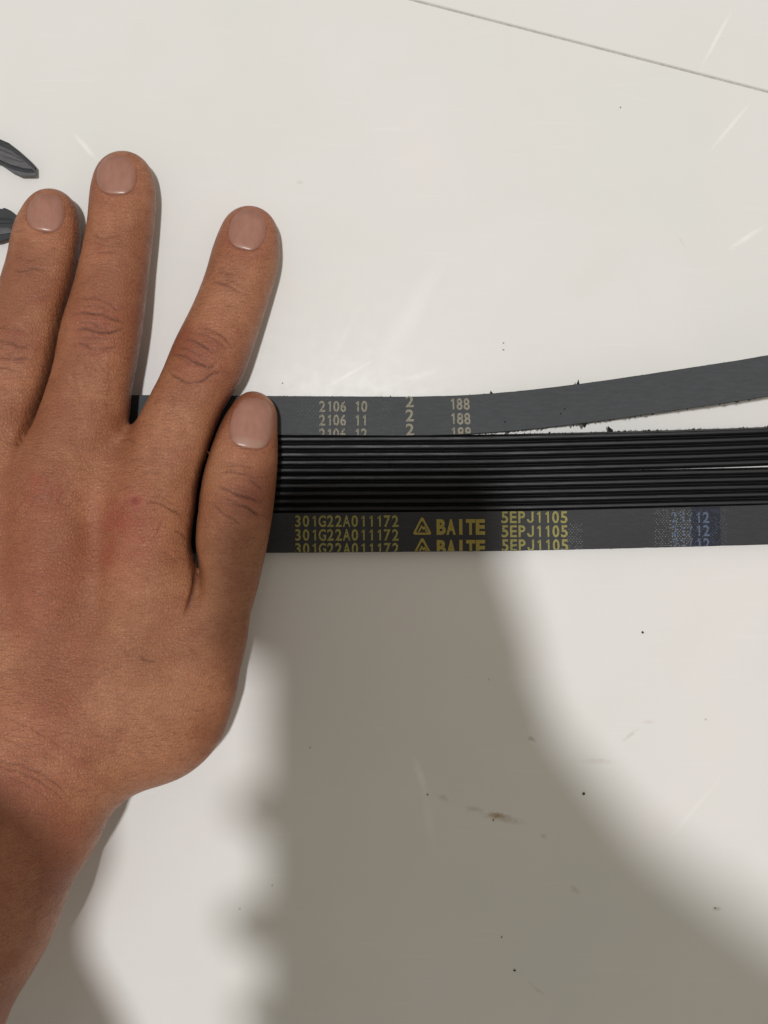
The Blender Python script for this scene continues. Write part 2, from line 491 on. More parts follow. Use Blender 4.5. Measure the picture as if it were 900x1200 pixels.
for i, t in enumerate(('2106 10', '2106 11', '2106 12')):
    text_row(SA, t, 374, 431, 471 + 16 * i, 483 + 16 * i, M_TAN, bA, fill=.86)
for y in (464.5, 481, 497.5):
    text_row(SA, '2', 474, 486, y, y + 13, M_TAN, bA, fill=.8)
for y in (468, 485, 501.5):
    text_row(SA, '188', 526, 551, y, y + 12.5, M_TAN, bA, fill=.86)
for i in range(3):
    text_row(SD, '301G22A011172', 345, 468, 604.5 + 16 * i, 617 + 16 * i, M_YEL, bD)
    text_row(SD, '5EPJ1105', 586, 665, 599.6 + 16.3 * i, 612.6 + 16.3 * i, M_YEL, bD)
    text_row(SD, '21/12', 784, 830, 600.5 + 15.2 * i, 612.5 + 15.2 * i, M_BLUE, bD, bold=0.02)
for y in (609.5, 633.5):
    # heavier five-letter word
    text_row(SD, 'BAITE', 511, 568, y, y + 16, M_GOLD, bD, bold=0.045, name='printed_word', fill=.95)
    # emblem: rounded triangle outline with a small peak inside
    cx, base, top = 494.5, y + 15, y - 1
    def tri(s, dy=0.0, n=5):
        P = []
        for k, (tx, ty) in enumerate(((-10.5, base), (10.5, base), (0, top))):
            yc = (base * 2 + top) / 3
            X, Y = tx * s, yc + (ty - yc) * s
            for a in np.linspace(-60, 60, n):
                an = math.radians({0: 210, 1: 330, 2: 90}[k] + a)
                P.append((cx + X * .80 + 2.0 * s * math.cos(an), Y * 1.0 - 2.0 * s * math.sin(an) + dy))
        return P
    o_, i_ = tri(1.0), tri(.66)
    n_ = len(o_)
    ring = (np.array(o_ + i_), [(k, (k + 1) % n_, n_ + (k + 1) % n_, n_ + k) for k in range(n_)])
    pk = [(cx - 5.2, base - 1.2), (cx - 3.0, base - 1.2), (cx - .6, base - 6.0), (cx + 1.2, base - 3.4), (cx + 2.4, base - 5.2), (cx + 4.6, base - 1.2), (cx + 6.6, base - 1.2), (cx + 2.4, base - 8.6), (cx + 1.2, base - 6.4), (cx - .6, base - 9.6)]
    peak = (np.array(pk), [(0, 1, 2, 9), (2, 3, 8, 9), (3, 4, 7, 8), (4, 5, 6, 7)])
    print_flat(SD, [ring, peak], 'printed_emblem', M_GOLD, bD)

def dots(strand, xa, xb, ya, yb, pitch, r, mat, parent, keep=1.0, dens=None):
    polys = []
    row = 0; y = ya
    while y < yb:
        x = xa + (pitch / 2 if row % 2 else 0)
        while x < xb:
            k = keep if dens is None else dens(x, y)
            if rng.random() < k:
                rr = r * rng.uniform(.7, 1.1)
                polys.append((np.array([(x - rr, y), (x, y - rr), (x + rr, y), (x, y + rr)]), [(0, 1, 2, 3)]))
            x += pitch
        y += pitch * .62; row += 1
    tag(print_flat(strand, polys, 'printed_dots', mat, parent), kind='stuff')
dots(SA, 350, 462, 466, 511, 4.4, .72, M_DIM, bA, dens=lambda x, y: .8 if x < 380 else (.4 if x < 400 else .25))
M_PATCH = plain('dark_blue_patch_print', (0.022, 0.025, 0.036), .7, .2)
pv, pf = [], []
for k_, x_ in enumerate(np.linspace(808, 842, 9)):
    pv += [(x_, 590), (x_, 660)]
    if k_: pf.append((2 * k_ - 2, 2 * k_ - 1, 2 * k_ + 1, 2 * k_))
print_flat(SD, [(np.array(pv), pf)], 'printed_patch', M_PATCH, bD, thick=3.385)
dots(SD, 664, 681, 614, 647, 3.3, .62, M_PALE, bD, dens=lambda x, y: .8 if x > 667 else .4)
dots(SD, 766, 784, 598, 646, 3.3, .62, M_PALE, bD, dens=lambda x, y: .45 + (x - 766) / 40)
dots(SD, 784, 808, 598, 646, 3.3, .85, M_PALE, bD, dens=lambda x, y: .85 if 612 < y < 632 else .55)
dots(SD, 806, 850, 598, 646, 3.3, .6, M_BLUE, bD, keep=.6)

# ragged rubber burrs along belt edges (parts) --------------------------------
def burr(strand, parent, px, v, size, h=3.0, spike=None, name='rubber_burr'):
    bm = bmesh.new()
    bmesh.ops.create_icosphere(bm, subdivisions=1, radius=1)
    base = strand.at(px, v, h)
    for q in bm.verts:
        d = q.co * rng.uniform(.6, 1.3)
        q.co = Vector(((base[0] + d.x * size * 1.1) * MM, (base[1] + d.y * size * .8) * MM, (base[2] + d.z * size * .6) * MM))
    if spike is not None:
        b = [bm.verts.new(((base[0] + a) * MM, (base[1] + c) * MM, (base[2] + e) * MM)) for a, c, e in
             ((-size, 0, 0), (size, 0, 0), (0, 0, size), (spike[0], spike[1], .2))]
        for f in ((0, 1, 3), (1, 2, 3), (2, 0, 3), (0, 2, 1)): bm.faces.new([b[i] for i in f])
    me = bpy.data.meshes.new(name); bm.to_mesh(me); bm.free()
    link(name, me, M_CRUMB, parent)
hwA = SA.w / 2
burr(SA, bA, 679, hwA, .45, spike=(.1, 1.4))
burr(SA, bA, 577, hwA, .4, spike=(-.3, .9))
burr(SA, bA, 681, -hwA - .3, .75, spike=(0, -1.2))
burr(SA, bA, 760, -hwA, .45); burr(SA, bA, 858, -hwA, .5)
burr(SB, bB, 715, hwA + .3, .8, spike=(-.9, 1.3))
burr(SB, bB, 760, hwA, .4); burr(SB, bB, 812, hwA, .35); burr(SB, bB, 870, hwA, .3)
for px in (655, 660, 590):
    burr(SA, bA, px, rng.uniform(-3.5, -1), .35, h=3.35)
def fringe(strand, parent, side, n, x0, x1, smin=.06, smax=.22):
    V, F = [], []
    for _ in range(n):
        x = rng.uniform(x0, x1); s = rng.uniform(smin, smax) * (1 if rng.random() < .85 else 2)
        h = rng.uniform(1.8, 3.3)
        a = strand.at(x, side * (strand.w / 2 - .05), h); k = len(V)
        V += [(a[0] - s, a[1], a[2]), (a[0] + s, a[1], a[2]), (a[0] + rng.uniform(-s, s), a[1] + side * s * 1.8, a[2]), (a[0], a[1], a[2] - s)]
        F += [(k, k + 1, k + 2), (k, k + 2, k + 3), (k + 1, k + 3, k + 2), (k, k + 3, k + 1)]
    tag(link('frayed_edge', mesh('fray', V, F), M_CRUMB, parent), kind='stuff')
fringe(SA, bA, 1, 150, 150, 560, .05, .13); fringe(SA, bA, 1, 60, 560, 900, .05, .12); fringe(SA, bA, -1, 130, 560, 900, .05, .16); fringe(SA, bA, -1, 60, 590, 720, .1, .24)
fringe(SB, bB, 1, 160, 560, 900, .05, .16); fringe(SD, bD, -1, 120, 300, 900, .04, .12)
fringe(SCd, bC, 1, 40, 640, 900, .04, .1)

# ------------------------------------------------------------------ offcuts at the left edge
def prism(px_poly, z0, z1, name, mat, parent, lean=0.0, bev=.25):
    bm = bmesh.new()
    cx = sum(p[0] for p in px_poly) / len(px_poly)
    bot = [bm.verts.new([c * MM for c in (*p2w(*p, 0), z0)]) for p in px_poly]
    top = [bm.verts.new([c * MM for c in (*p2w(*p, z1), z1 + lean * (p[0] - cx) / 4)]) for p in px_poly]
    bm.faces.new(top); bm.faces.new(bot[::-1])
    n = len(bot)
    for i in range(n): bm.faces.new((bot[i], bot[(i + 1) % n], top[(i + 1) % n], top[i]))
    bmesh.ops.recalc_face_normals(bm, faces=bm.faces)
    if bev:
        es = [e for e in bm.edges if e.verts[0] in top and e.verts[1] in top]
        bmesh.ops.bevel(bm, geom=es, offset=bev * MM, segments=2, affect='EDGES')
    me = bpy.data.meshes.new(name); bm.to_mesh(me); bm.free()
    return link(name, me, mat, parent)
M_OFF = rubber_back('grey_offcut_rubber', (0.105, 0.105, 0.112))
M_OFF2 = rubber_back('dark_offcut_rubber', (0.032, 0.035, 0.040))
c1 = empty('rubber_offcut')
tag(c1, 'grey pointed end of cut rubber strip on the tile, topmost at the left edge', 'rubber offcut', 'cut rubber strip ends left of the fingers')
prism([(-70, 150), (-30, 154), (0, 166), (14, 172), (27, 182), (37, 191), (42.5, 197), (43, 206), (41, 207), (25, 207), (14, 202), (4, 195), (-14, 184), (-70, 176)][::-1], 0.05, 2.6, 'strip', M_OFF, c1)
prism([(-70, 149), (-30, 153), (0, 165), (14, 171), (27, 181), (37, 190), (42, 196), (41, 199), (34, 193), (26, 186), (13, 176), (0, 170), (-30, 158), (-70, 153)][::-1], 2.62, 3.3, 'rib', M_OFF2, c1, bev=.08)
prism([(-70, 163), (-10, 172), (10, 180), (26, 188), (27, 190), (10, 185), (-10, 178), (-70, 168)][::-1], 2.62, 3.1, 'rib', M_OFF, c1, bev=.08)
prism([(-70, 172), (0, 189), (16, 196), (30, 200), (41, 201), (41, 202), (30, 202), (16, 199), (0, 192), (-70, 175)][::-1], 2.62, 2.95, 'rib', M_OFF2, c1, bev=.05)
c2 = empty('rubber_offcut')
tag(c2, 'black end of cut rubber strip half tucked behind the ring fingertip', 'rubber offcut', 'cut rubber strip ends left of the fingers')
saw = [(-70, 246), (-40, 244)]
for i in range(14):
    saw.append((-38 + i * 3.6, 243.6 + (i % 2) * 1.4))
prism((saw + [(13, 247), (22, 255), (20, 266), (14, 279), (0, 284), (-70, 292)])[::-1], 0.05, 3.2, 'strip', M_OFF2, c2)
prism([(-70, 262), (0, 258), (17, 259), (17, 261), (0, 262), (-70, 267)][::-1], 3.22, 3.7, 'rib', M_OFF2, c2, bev=.08)
prism([(-70, 273), (0, 270), (14, 270), (13, 273), (0, 275), (-70, 279)][::-1], 3.22, 3.6, 'rib', M_OFF, c2, bev=.08)

# ------------------------------------------------------------------ crumbs on the tile
def crumb(px, py, size, label, mat=M_CRUMB, flat=.5):
    bm = bmesh.new(); bmesh.ops.create_icosphere(bm, subdivisions=2, radius=1)
    ax = rng.uniform(.7, 1.5); size *= .82
    x, y = p2w(px, py)
    for v in bm.verts:
        d = v.co * rng.uniform(.75, 1.2)
        v.co = Vector(((x + d.x * size * ax) * MM, (y + d.y * size / ax) * MM, (max(0.01, size * flat * (1 + d.z))) * MM))
    me = bpy.data.meshes.new('crumb'); bm.to_mesh(me); bm.free()
    o = link('rubber_crumb', me, mat)
    tag(o, label, 'crumb', 'black crumbs scattered on the tile')
M_RUST = plain('brown_crumb', (0.08, 0.045, 0.02), .9, .1)
crumb(753, 741, .42, 'black crumb on bright tile below the yellow-printed belt')
crumb(684, 930, .50, 'dark brown crumb on the shadow edge, right of the rusty streak', M_RUST)
crumb(590, 402, .22, 'tiny black crumb above the grey belt, upper of a close pair')
crumb(590, 410, .26, 'tiny black crumb above the grey belt, lower of a close pair')
crumb(501, 931, .26, 'small brown crumb at the foot of the pale streak', M_RUST)
crumb(603, 1137, .40, 'dark crumb near the bottom edge of the shaded tile')
crumb(588, 1098, .25, 'tiny dark crumb in the shade above the bottom crumb')
crumb(838, 1064, .28, 'small brown crumb at lower right', M_RUST)
crumb(727, 126, .22, 'tiny grey crumb just below the tile joint')
crumb(331, 449, .22, 'tiny dark crumb beside the thumb tip above the belt')
crumb(578, 961, .30, 'rust-brown crumb within the rusty streak', M_RUST, .3)

# ------------------------------------------------------------------ implicit-surface modelling
def smin(a, b, k):
    h = np.clip(0.5 + 0.5 * (b - a) / k, 0, 1)
    return b * (1 - h) + a * h - k * h * (1 - h)

def surface_nets(F, org, h):
    ins = F < 0
    s = np.zeros(tuple(n - 1 for n in F.shape), np.uint8)
    sl = [slice(0, -1), slice(1, None)]
    for i in (0, 1):
        for j in (0, 1):
            for k in (0, 1):
                s += ins[sl[i], sl[j], sl[k]]
    act = (s > 0) & (s < 8)
    idx = np.argwhere(act)
    corner = {(i, j, k): F[idx[:, 0] + i, idx[:, 1] + j, idx[:, 2] + k] for i in (0, 1) for j in (0, 1) for k in (0, 1)}
    acc = np.zeros((len(idx), 3)); cnt = np.zeros(len(idx))
    for a in corner:
        for ax in range(3):
            if a[ax]: continue
            b = list(a); b[ax] = 1; b = tuple(b)
            va, vb = corner[a], corner[b]
            m = (va < 0) != (vb < 0)
            t = np.where(m, va / np.where(m, va - vb, 1), 0)
            p = np.tile(np.array(a, float), (len(idx), 1)); p[:, ax] += t
            acc[m] += p[m]; cnt[m] += 1
    V = (idx + acc / cnt[:, None]) * h + org
    vid = np.full(s.shape, -1, np.int32); vid[act] = np.arange(len(idx))
    faces = []
    for ax in range(3):
        a = np.moveaxis(ins, ax, 0)
        ch = a[:-1] != a[1:]
        e = np.argwhere(ch)
        e = e[(e[:, 1] > 0) & (e[:, 2] > 0) & (e[:, 1] < a.shape[1] - 1) & (e[:, 2] < a.shape[2] - 1)]
        vm = np.moveaxis(vid, ax, 0)
        q = np.stack([vm[e[:, 0], e[:, 1] - 1, e[:, 2] - 1], vm[e[:, 0], e[:, 1], e[:, 2] - 1],
                      vm[e[:, 0], e[:, 1], e[:, 2]], vm[e[:, 0], e[:, 1] - 1, e[:, 2]]], 1)
        flip = a[e[:, 0], e[:, 1], e[:, 2]]
        if ax == 1: flip = ~flip
        q[~flip] = q[~flip][:, ::-1]
        faces.append(q)
    return V, np.concatenate(faces)

def np_mesh(name, V, Q):
    me = bpy.data.meshes.new(name)
    me.vertices.add(len(V)); me.vertices.foreach_set('co', (V * MM).astype(np.float32).ravel())
    me.loops.add(Q.size); me.loops.foreach_set('vertex_index', Q.astype(np.int32).ravel())
    me.polygons.add(len(Q)); me.polygons.foreach_set('loop_start', np.arange(0, Q.size, 4, dtype=np.int32))
    me.update(calc_edges=True)
    me.polygons.foreach_set('use_smooth', np.ones(len(Q), bool))
    me.validate()
    return me

class Field:
    def __init__(s, lo, hi, h):
        s.h = h; s.org = np.array(lo, float)
        s.n = [int(math.ceil((hi[i] - lo[i]) / h)) + 1 for i in range(3)]
        s.ax = [np.arange(s.n[i], dtype=np.float32) * h + lo[i] for i in range(3)]
    def blank(s): return np.full(s.n, 30.0, np.float32)
    def chain(s, pts, k, pw=2.0, F=None):
        """pts: x, y, z, r, rz in mm"""
        F = s.blank() if F is None else F
        m = 14.0
        for a, b in zip(pts[:-1], pts[1:]):
            R = max(a[3], b[3]) + m; RZ = max(a[4], b[4]) + m
            sl = []
            for i, rr in ((0, R), (1, R), (2, RZ)):
                l = max(0, int((min(a[i], b[i]) - rr - s.org[i]) / s.h)); u = min(s.n[i], int((max(a[i], b[i]) + rr - s.org[i]) / s.h) + 2)
                sl.append(slice(l, max(u, l)))
            X = s.ax[0][sl[0]][:, None]; Y = s.ax[1][sl[1]][None, :]; Z = s.ax[2][sl[2]][None, None, :]
            dx, dy = b[0] - a[0], b[1] - a[1]; L = dx * dx + dy * dy + 1e-9
            t = np.clip(((X - a[0]) * dx + (Y - a[1]) * dy) / L, 0, 1)
            q = np.sqrt((X - a[0] - t * dx) ** 2 + (Y - a[1] - t * dy) ** 2)
            r = a[3] + t * (b[3] - a[3]); rz = a[4] + t * (b[4] - a[4]); zc = a[2] + t * (b[2] - a[2])
            e = ((q / r)[:, :, None] ** pw + np.abs((Z - zc[:, :, None]) / rz[:, :, None]) ** pw) ** (1 / pw)
            d = (e - 1) * np.minimum(r, rz)[:, :, None]
            F[tuple(sl)] = smin(F[tuple(sl)], d.astype(np.float32), k)
        return F

def dense(pts, n=3):
    P = np.array(pts, float); out = []
    for i in range(len(P) - 1):
        p0 = P[max(i - 1, 0)]; p1 = P[i]; p2 = P[i + 1]; p3 = P[min(i + 2, len(P) - 1)]
        for j in range(n):
            f = j / n
            out.append(tuple(.5 * ((2 * p1) + (-p0 + p2) * f + (2 * p0 - 5 * p1 + 4 * p2 - p3) * f * f + (-p0 + 3 * p1 - 3 * p2 + p3) * f ** 3)))
    out.append(tuple(P[-1]))
    return out

def C(px, py, z, rpx, rz):
    x, y = p2w(px, py, z)
    return (x, y, z, rpx / 4.0 * (H - z) / H, rz)

# ------------------------------------------------------------------ the left hand on the belts
def build_hand():
    G = Field((-270, -235, -4), (-20, 122, 100), 0.75)
    ring = [C(60, 252, 8.2, 30, 7.0), C(55, 275, 8.6, 38, 7.8), C(49, 315, 9.5, 40, 8.4), C(40, 347, 10.5, 41, 8.8), C(25, 408, 12.5, 45, 10.0), C(10, 460, 14, 46, 10.2), C(-28, 560, 17, 52, 11.5)]
    midl = [C(145, 212, 8.0, 34, 6.9), C(144, 232, 8.3, 37, 7.6), C(141, 268, 9.0, 37.5, 8.2), C(134, 310, 10.2, 39.5, 8.6), C(125, 360, 12, 43, 9.6), C(116, 400, 13, 46, 10.6), C(107, 445, 14, 46.5, 10.4), C(94, 500, 15.5, 52, 11.0), C(66, 580, 17.5, 54, 12)]
    indx = [C(292.5, 275, 8.0, 33, 6.8), C(288, 300, 8.6, 38, 7.8), C(280, 330, 9.3, 38.5, 8.3), C(266, 370, 10.5, 40, 8.8), C(247, 416, 12.5, 43, 10.2), C(228, 460, 14, 43, 10.4), C(202, 520, 15.5, 48, 11.2), C(172, 590, 17, 50, 12)]
    pink = [C(-72, 372, 8, 29, 6.4), C(-78, 420, 9, 34, 7.6), C(-90, 480, 11, 37, 8.6), C(-115, 580, 14, 42, 9.6), C(-140, 660, 17, 46, 11)]
    thmb = [C(295.5, 487, 12.5, 28.5, 7.0), C(287, 508, 13.0, 37, 8.2), C(281, 540, 14, 43, 9.4), C(275, 585, 15, 45, 10.4), C(270, 630, 15, 43, 10.6), C(263, 680, 15, 39, 11), C(246, 728, 16, 42, 12)]
    palm = G.chain([C(178, 598, 17, 49, 12.5), C(166, 690, 18, 56, 13.5), C(145, 780, 19, 62, 15), C(90, 880, 21, 72, 18)], 6)
    palm = G.chain([C(66, 582, 18, 60, 13), C(60, 700, 20, 62, 14.5), C(55, 870, 22, 80, 19)], 6, F=palm)
    palm = G.chain([C(-35, 590, 17.5, 50, 12.5), C(-15, 720, 19.5, 60, 14.5), C(20, 880, 22, 80, 19)], 6, F=palm)
    palm = G.chain([C(-140, 660, 16, 46, 11.5), C(-90, 760, 18, 60, 14), C(-20, 890, 22, 80, 18)], 6, F=palm)
    then = G.chain([C(212, 722, 15, 71, 12.5), C(187, 782, 16, 83, 14), C(166, 818, 18, 95, 16), C(106, 846, 21, 92, 18)], 6)
    palm = smin(palm, then, 6)
    arm = G.chain([C(40, 868, 24, 100, 20), C(10, 930, 28, 112, 21), C(-68, 1050, 42, 130, 25), C(-150, 1200, 58, 138, 29), C(-270, 1430, 80, 140, 33)], 5)
    palm = smin(palm, arm, 4.5)
    Yp = 600 - G.ax[1][None, :, None] * 4                      # approximate grid row of each sample
    def sstep(a, b): t = np.clip((Yp - a) / (b - a), 0, 1); return t * t * (3 - 2 * t)
    fr, fm, fi, fp = [G.chain(dense(ch), .9, 2.15) for ch in (ring, midl, indx, pink)]
    kf = 0.6 + 9.0 * sstep(455, 560)
    F = smin(smin(smin(fr, fm, kf), fi, kf), fp, kf)
    out = smin(F, palm, 7.0)
    out = out + 2.4 * np.exp(-((fr - fm) / 1.3) ** 2) * (1 - sstep(500, 560)) * np.exp(-np.clip(np.minimum(fr, fm) - 1, 0, None))
    out = out + 1.6 * np.exp(-((fp - fr) / 1.3) ** 2) * (1 - sstep(500, 600)) * np.exp(-np.clip(np.minimum(fr, fp) - 1, 0, None))
    ft = G.chain(dense(thmb), .9, 2.15)
    gate = 1 - sstep(655, 715)
    dt = ft - out
    res = smin(out, ft, 0.8 + 8 * sstep(690, 780))
    out = res + 2.6 * np.exp(-(dt / (1.3 + .5 * (1 - sstep(490, 540)))) ** 2) * gate * np.exp(-np.clip(ft - 3.5, 0, None))
    # keep the flesh above the table and the belts
    Z = G.ax[2][None, None, :]
    out = -smin(-out, -(0.3 - Z) * np.ones_like(out) , 1.0)
    ya, yb = p2w(0, 463, 3)[1], p2w(0, 649, 3)[1]
    Y = G.ax[1][None, :, None]
    slab = np.maximum(np.maximum(Y - ya, yb - Y), Z - 3.45)
    out = np.maximum(out, -slab)
    V, Q = surface_nets(out, G.org, G.h)
    return G, out, V, Q

G, FH, V, Q = build_hand()
me0 = np_mesh('hand_base', V, Q)
tmp = link('tmp', me0)
md = tmp.modifiers.new('s', 'SUBSURF'); md.levels = 1; md.render_levels = 1
me = bpy.data.meshes.new_from_object(tmp.evaluated_get(bpy.context.evaluated_depsgraph_get()))
bpy.data.objects.remove(tmp); bpy.data.meshes.remove(me0)
nv = len(me.vertices)
co = np.empty(nv * 3, np.float32); me.vertices.foreach_get('co', co); co = co.reshape(-1, 3) / MM
nr = np.empty(nv * 3, np.float32); me.vertex_normals.foreach_get('vector', nr); nr = nr.reshape(-1, 3)
PX, PY = w2p(co[:, 0], co[:, 1], co[:, 2])
up = np.clip((nr[:, 2] - 0.05) / 0.25, 0, 1)

crease = np.zeros(nv); disp = np.zeros(nv); red = np.zeros(nv); tan = np.zeros(nv)
def seg_dist(px, py, pts):
    d = np.full(px.shape, 1e9); tt = np.zeros(px.shape)
    pts = np.array(pts, float); L = np.r_[0, np.cumsum(np.hypot(*np.diff(pts, axis=0).T))]
    for i, (a, b) in enumerate(zip(pts[:-1], pts[1:])):
        v = b - a; l2 = (v ** 2).sum() + 1e-9
        t = np.clip(((px - a[0]) * v[0] + (py - a[1]) * v[1]) / l2, 0, 1)
        q = np.hypot(px - a[0] - t * v[0], py - a[1] - t * v[1])
        m = q < d; d[m] = q[m]; tt[m] = ((L[i] + t * (L[i + 1] - L[i])) / L[-1])[m]
    return d, tt
def smooth_pts(pts, n=18):
    P = np.array(pts, float)
    if len(P) < 3: return P
    t = np.linspace(0, len(P) - 1, n); out = []
    for u in t:
        i = min(int(u), len(P) - 2); f = u - i
        p0 = P[max(i - 1, 0)]; p1 = P[i]; p2 = P[i + 1]; p3 = P[min(i + 2, len(P) - 1)]
        out.append(.5 * ((2 * p1) + (-p0 + p2) * f + (2 * p0 - 5 * p1 + 4 * p2 - p3) * f * f + (-p0 + 3 * p1 - 3 * p2 + p3) * f ** 3))
    return np.array(out)
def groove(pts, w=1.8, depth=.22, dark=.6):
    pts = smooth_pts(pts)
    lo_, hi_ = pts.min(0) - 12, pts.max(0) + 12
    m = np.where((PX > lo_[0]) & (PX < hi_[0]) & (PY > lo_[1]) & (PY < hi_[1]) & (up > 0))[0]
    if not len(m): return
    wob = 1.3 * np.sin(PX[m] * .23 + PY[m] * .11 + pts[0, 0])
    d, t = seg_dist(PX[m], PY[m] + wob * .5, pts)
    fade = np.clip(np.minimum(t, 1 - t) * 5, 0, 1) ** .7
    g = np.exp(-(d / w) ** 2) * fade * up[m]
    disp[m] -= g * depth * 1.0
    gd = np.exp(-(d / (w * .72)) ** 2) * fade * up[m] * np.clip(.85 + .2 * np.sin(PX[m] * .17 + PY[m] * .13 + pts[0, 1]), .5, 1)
    crease[m] = np.maximum(crease[m], gd * min(1, dark * 1.5))  # dark red-brown along the fold: its own tint plus painted crease shade
def blob(arr, px, py, r, k, ang=0, ry=None):
    ry = ry or r
    ca, sa = math.cos(math.radians(ang)), math.sin(math.radians(ang))
    u = ((PX - px) * ca + (PY - py) * sa) / r; v = (-(PX - px) * sa + (PY - py) * ca) / ry
    arr += k * np.exp(-(u * u + v * v)) * (up > 0)

GR = [
 # middle knuckle
 ([(84, 369), (102, 367), (121, 370), (146, 379)], 1.9, .30, .6), ([(88, 388), (104, 386), (121, 391), (147, 384)], 1.9, .32, .7),
 ([(96, 353), (116, 350), (142, 367)], 1.5, .18, .4), ([(80, 403), (98, 404), (113, 410), (138, 406)], 1.7, .24, .5),
 ([(93, 378), (108, 379), (120, 384)], 1.5, .2, .4), ([(92, 360), (110, 358), (130, 364)], 1.3, .14, .3), ([(84, 396), (110, 397), (132, 398)], 1.3, .15, .3),
 # index knuckle
 ([(214, 399), (224, 399), (236, 404), (251, 416)], 1.9, .3, .6), ([(201, 415), (213, 417), (226, 423), (245, 431), (256, 421)], 1.9, .32, .7),
 ([(194, 430), (205, 442), (222, 448), (237, 447), (250, 437), (268, 438)], 1.8, .26, .6), ([(236, 384), (257, 391), (272, 408)], 1.6, .2, .4),
 ([(222, 390), (240, 393), (258, 402), (266, 414)], 1.4, .16, .35), ([(208, 408), (222, 411), (240, 419)], 1.4, .18, .35),
 # DIP folds
 ([(254, 320), (265, 320), (277, 323)], 1.5, .16, .35), ([(249, 329), (262, 333), (283, 343)], 1.7, .2, .45), ([(262, 327), (275, 331), (286, 334)], 1.3, .12, .25),
 ([(104, 273), (120, 279), (145, 275)], 1.6, .17, .35), ([(110, 293), (123, 297), (140, 294)], 1.5, .15, .3), ([(108, 283), (125, 287), (148, 284)], 1.4, .13, .25),
 ([(9, 313), (25, 318), (42, 315), (62, 318)], 1.7, .18, .4), ([(14, 300), (34, 305), (58, 302)], 1.4, .13, .25),
 # ring knuckle
 ([(-20, 398), (4, 400), (27, 407), (40, 404)], 1.8, .26, .5), ([(-20, 420), (10, 421), (36, 421)], 1.8, .26, .5), ([(-15, 434), (8, 432), (24, 436)], 1.5, .18, .35), ([(-15, 386), (10, 385), (34, 392)], 1.4, .15, .3),
 # thumb folds
 ([(254, 569), (267, 575), (288, 583), (310, 589)], 2.0, .36, .85), ([(272, 590), (288, 595), (306, 605)], 2.0, .34, .8),
 ([(249, 591), (262, 602), (284, 616)], 1.7, .2, .5), ([(256, 555), (272, 553), (287, 556), (304, 563)], 1.6, .2, .45), ([(293, 563), (308, 573)], 1.6, .22, .5),
 ([(255, 548), (275, 545), (300, 549)], 1.4, .13, .3), ([(262, 583), (280, 590)], 1.4, .16, .35),
 # knuckle line towards the thumb
 ([(170, 588), (180, 589), (192, 593), (216, 606)], 1.7, .24, .55), ([(176, 582), (190, 584), (206, 592)], 1.4, .14, .3),
 # deep fold between thumb and hand
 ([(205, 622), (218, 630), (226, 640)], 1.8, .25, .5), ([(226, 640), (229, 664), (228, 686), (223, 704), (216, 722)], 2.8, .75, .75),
 # wrist folds
 ([(-40, 876), (0, 891), (30, 899), (60, 914), (84, 936)], 1.5, .12, .42), ([(-40, 886), (0, 899), (28, 907), (56, 922), (76, 940)], 1.5, .11, .4),
 ([(-30, 898), (10, 910), (45, 928), (66, 946)], 1.4, .07, .25), ([(-20, 858), (20, 872), (60, 892), (92, 914)], 1.4, .07, .2),
 ([(0, 838), (40, 856), (84, 884)], 1.6, .12, .22), ([(164, 768), (172, 774), (184, 776)], 1.8, .16, .5),
 ([(140, 517), (150, 514), (158, 519)], 1.6, .2, .4),
]
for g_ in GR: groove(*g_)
NAILS = [(54, 249, 46, 45, 9, .10, 2.6), (136.5, 205, 48, 46, 3, .12, 2.6), (290, 269, 45, 48, 15, .14, 2.5), (295.5, 496, 53, 60, 9, .24, 2.7), (-74, 372, 38, 40, 5, .1, 2.6)]
for (cx_, cy_, w_, l_, a_, _l, sq_) in NAILS:      # folds of skin round each nail
    ca_, sa_ = math.cos(math.radians(a_)), math.sin(math.radians(a_)); P_ = []
    for q_ in np.linspace(-1.0, 1.0, 15):
        th_ = q_ * math.pi * .68 + math.pi / 2
        ux, uy = math.cos(th_), math.sin(th_)
        rr_ = (abs(ux) ** sq_ + abs(uy) ** sq_) ** (-1 / sq_)
        X_, Y_ = ux * rr_ * (w_ / 2 - 1.0), uy * rr_ * (l_ / 2 - .4)
        P_.append((cx_ + X_ * ca_ - Y_ * sa_, cy_ + X_ * sa_ + Y_ * ca_))
    groove(P_, 2.3, .20, .5)
    blob(red, cx_, cy_ + l_ * .15, w_ * .55, .35)
# many faint wrinkles on the fingers and the knuckles
for _ in range(150):
    base = [(112, 386, 26, 24, -2), (234, 414, 26, 24, 20), (14, 412, 26, 24, 0), (282, 578, 24, 28, 22), (50, 580, 34, 34, -50), (155, 590, 34, 34, -40), (100, 440, 34, 30, 60), (200, 470, 34, 36, 30)][_ % 8]
    cx = base[0] + rng.normal() * base[2] * .5; cy = base[1] + rng.normal() * base[3] * .6
    an = math.radians(base[4] + rng.normal() * 14); L = rng.uniform(5, 15)
    groove([(cx - L * math.cos(an), cy - L * math.sin(an)), (cx + rng.normal(), cy + rng.normal() * 1.5), (cx + L * math.cos(an), cy + L * math.sin(an))], 1.1, rng.uniform(.05, .12), rng.uniform(.1, .28))
for _ in range(170):                      # slanting lines over the back of the hand and wrist
    cx = rng.uniform(-10, 230); cy = rng.uniform(640, 930)
    an = math.radians(28 + rng.normal() * 9 + (cy - 700) * .03); L = rng.uniform(6, 22)
    groove([(cx - L * math.cos(an), cy - L * math.sin(an)), (cx, cy + rng.normal()), (cx + L * math.cos(an), cy + L * math.sin(an))], 1.0, rng.uniform(.03, .08), rng.uniform(.05, .16))
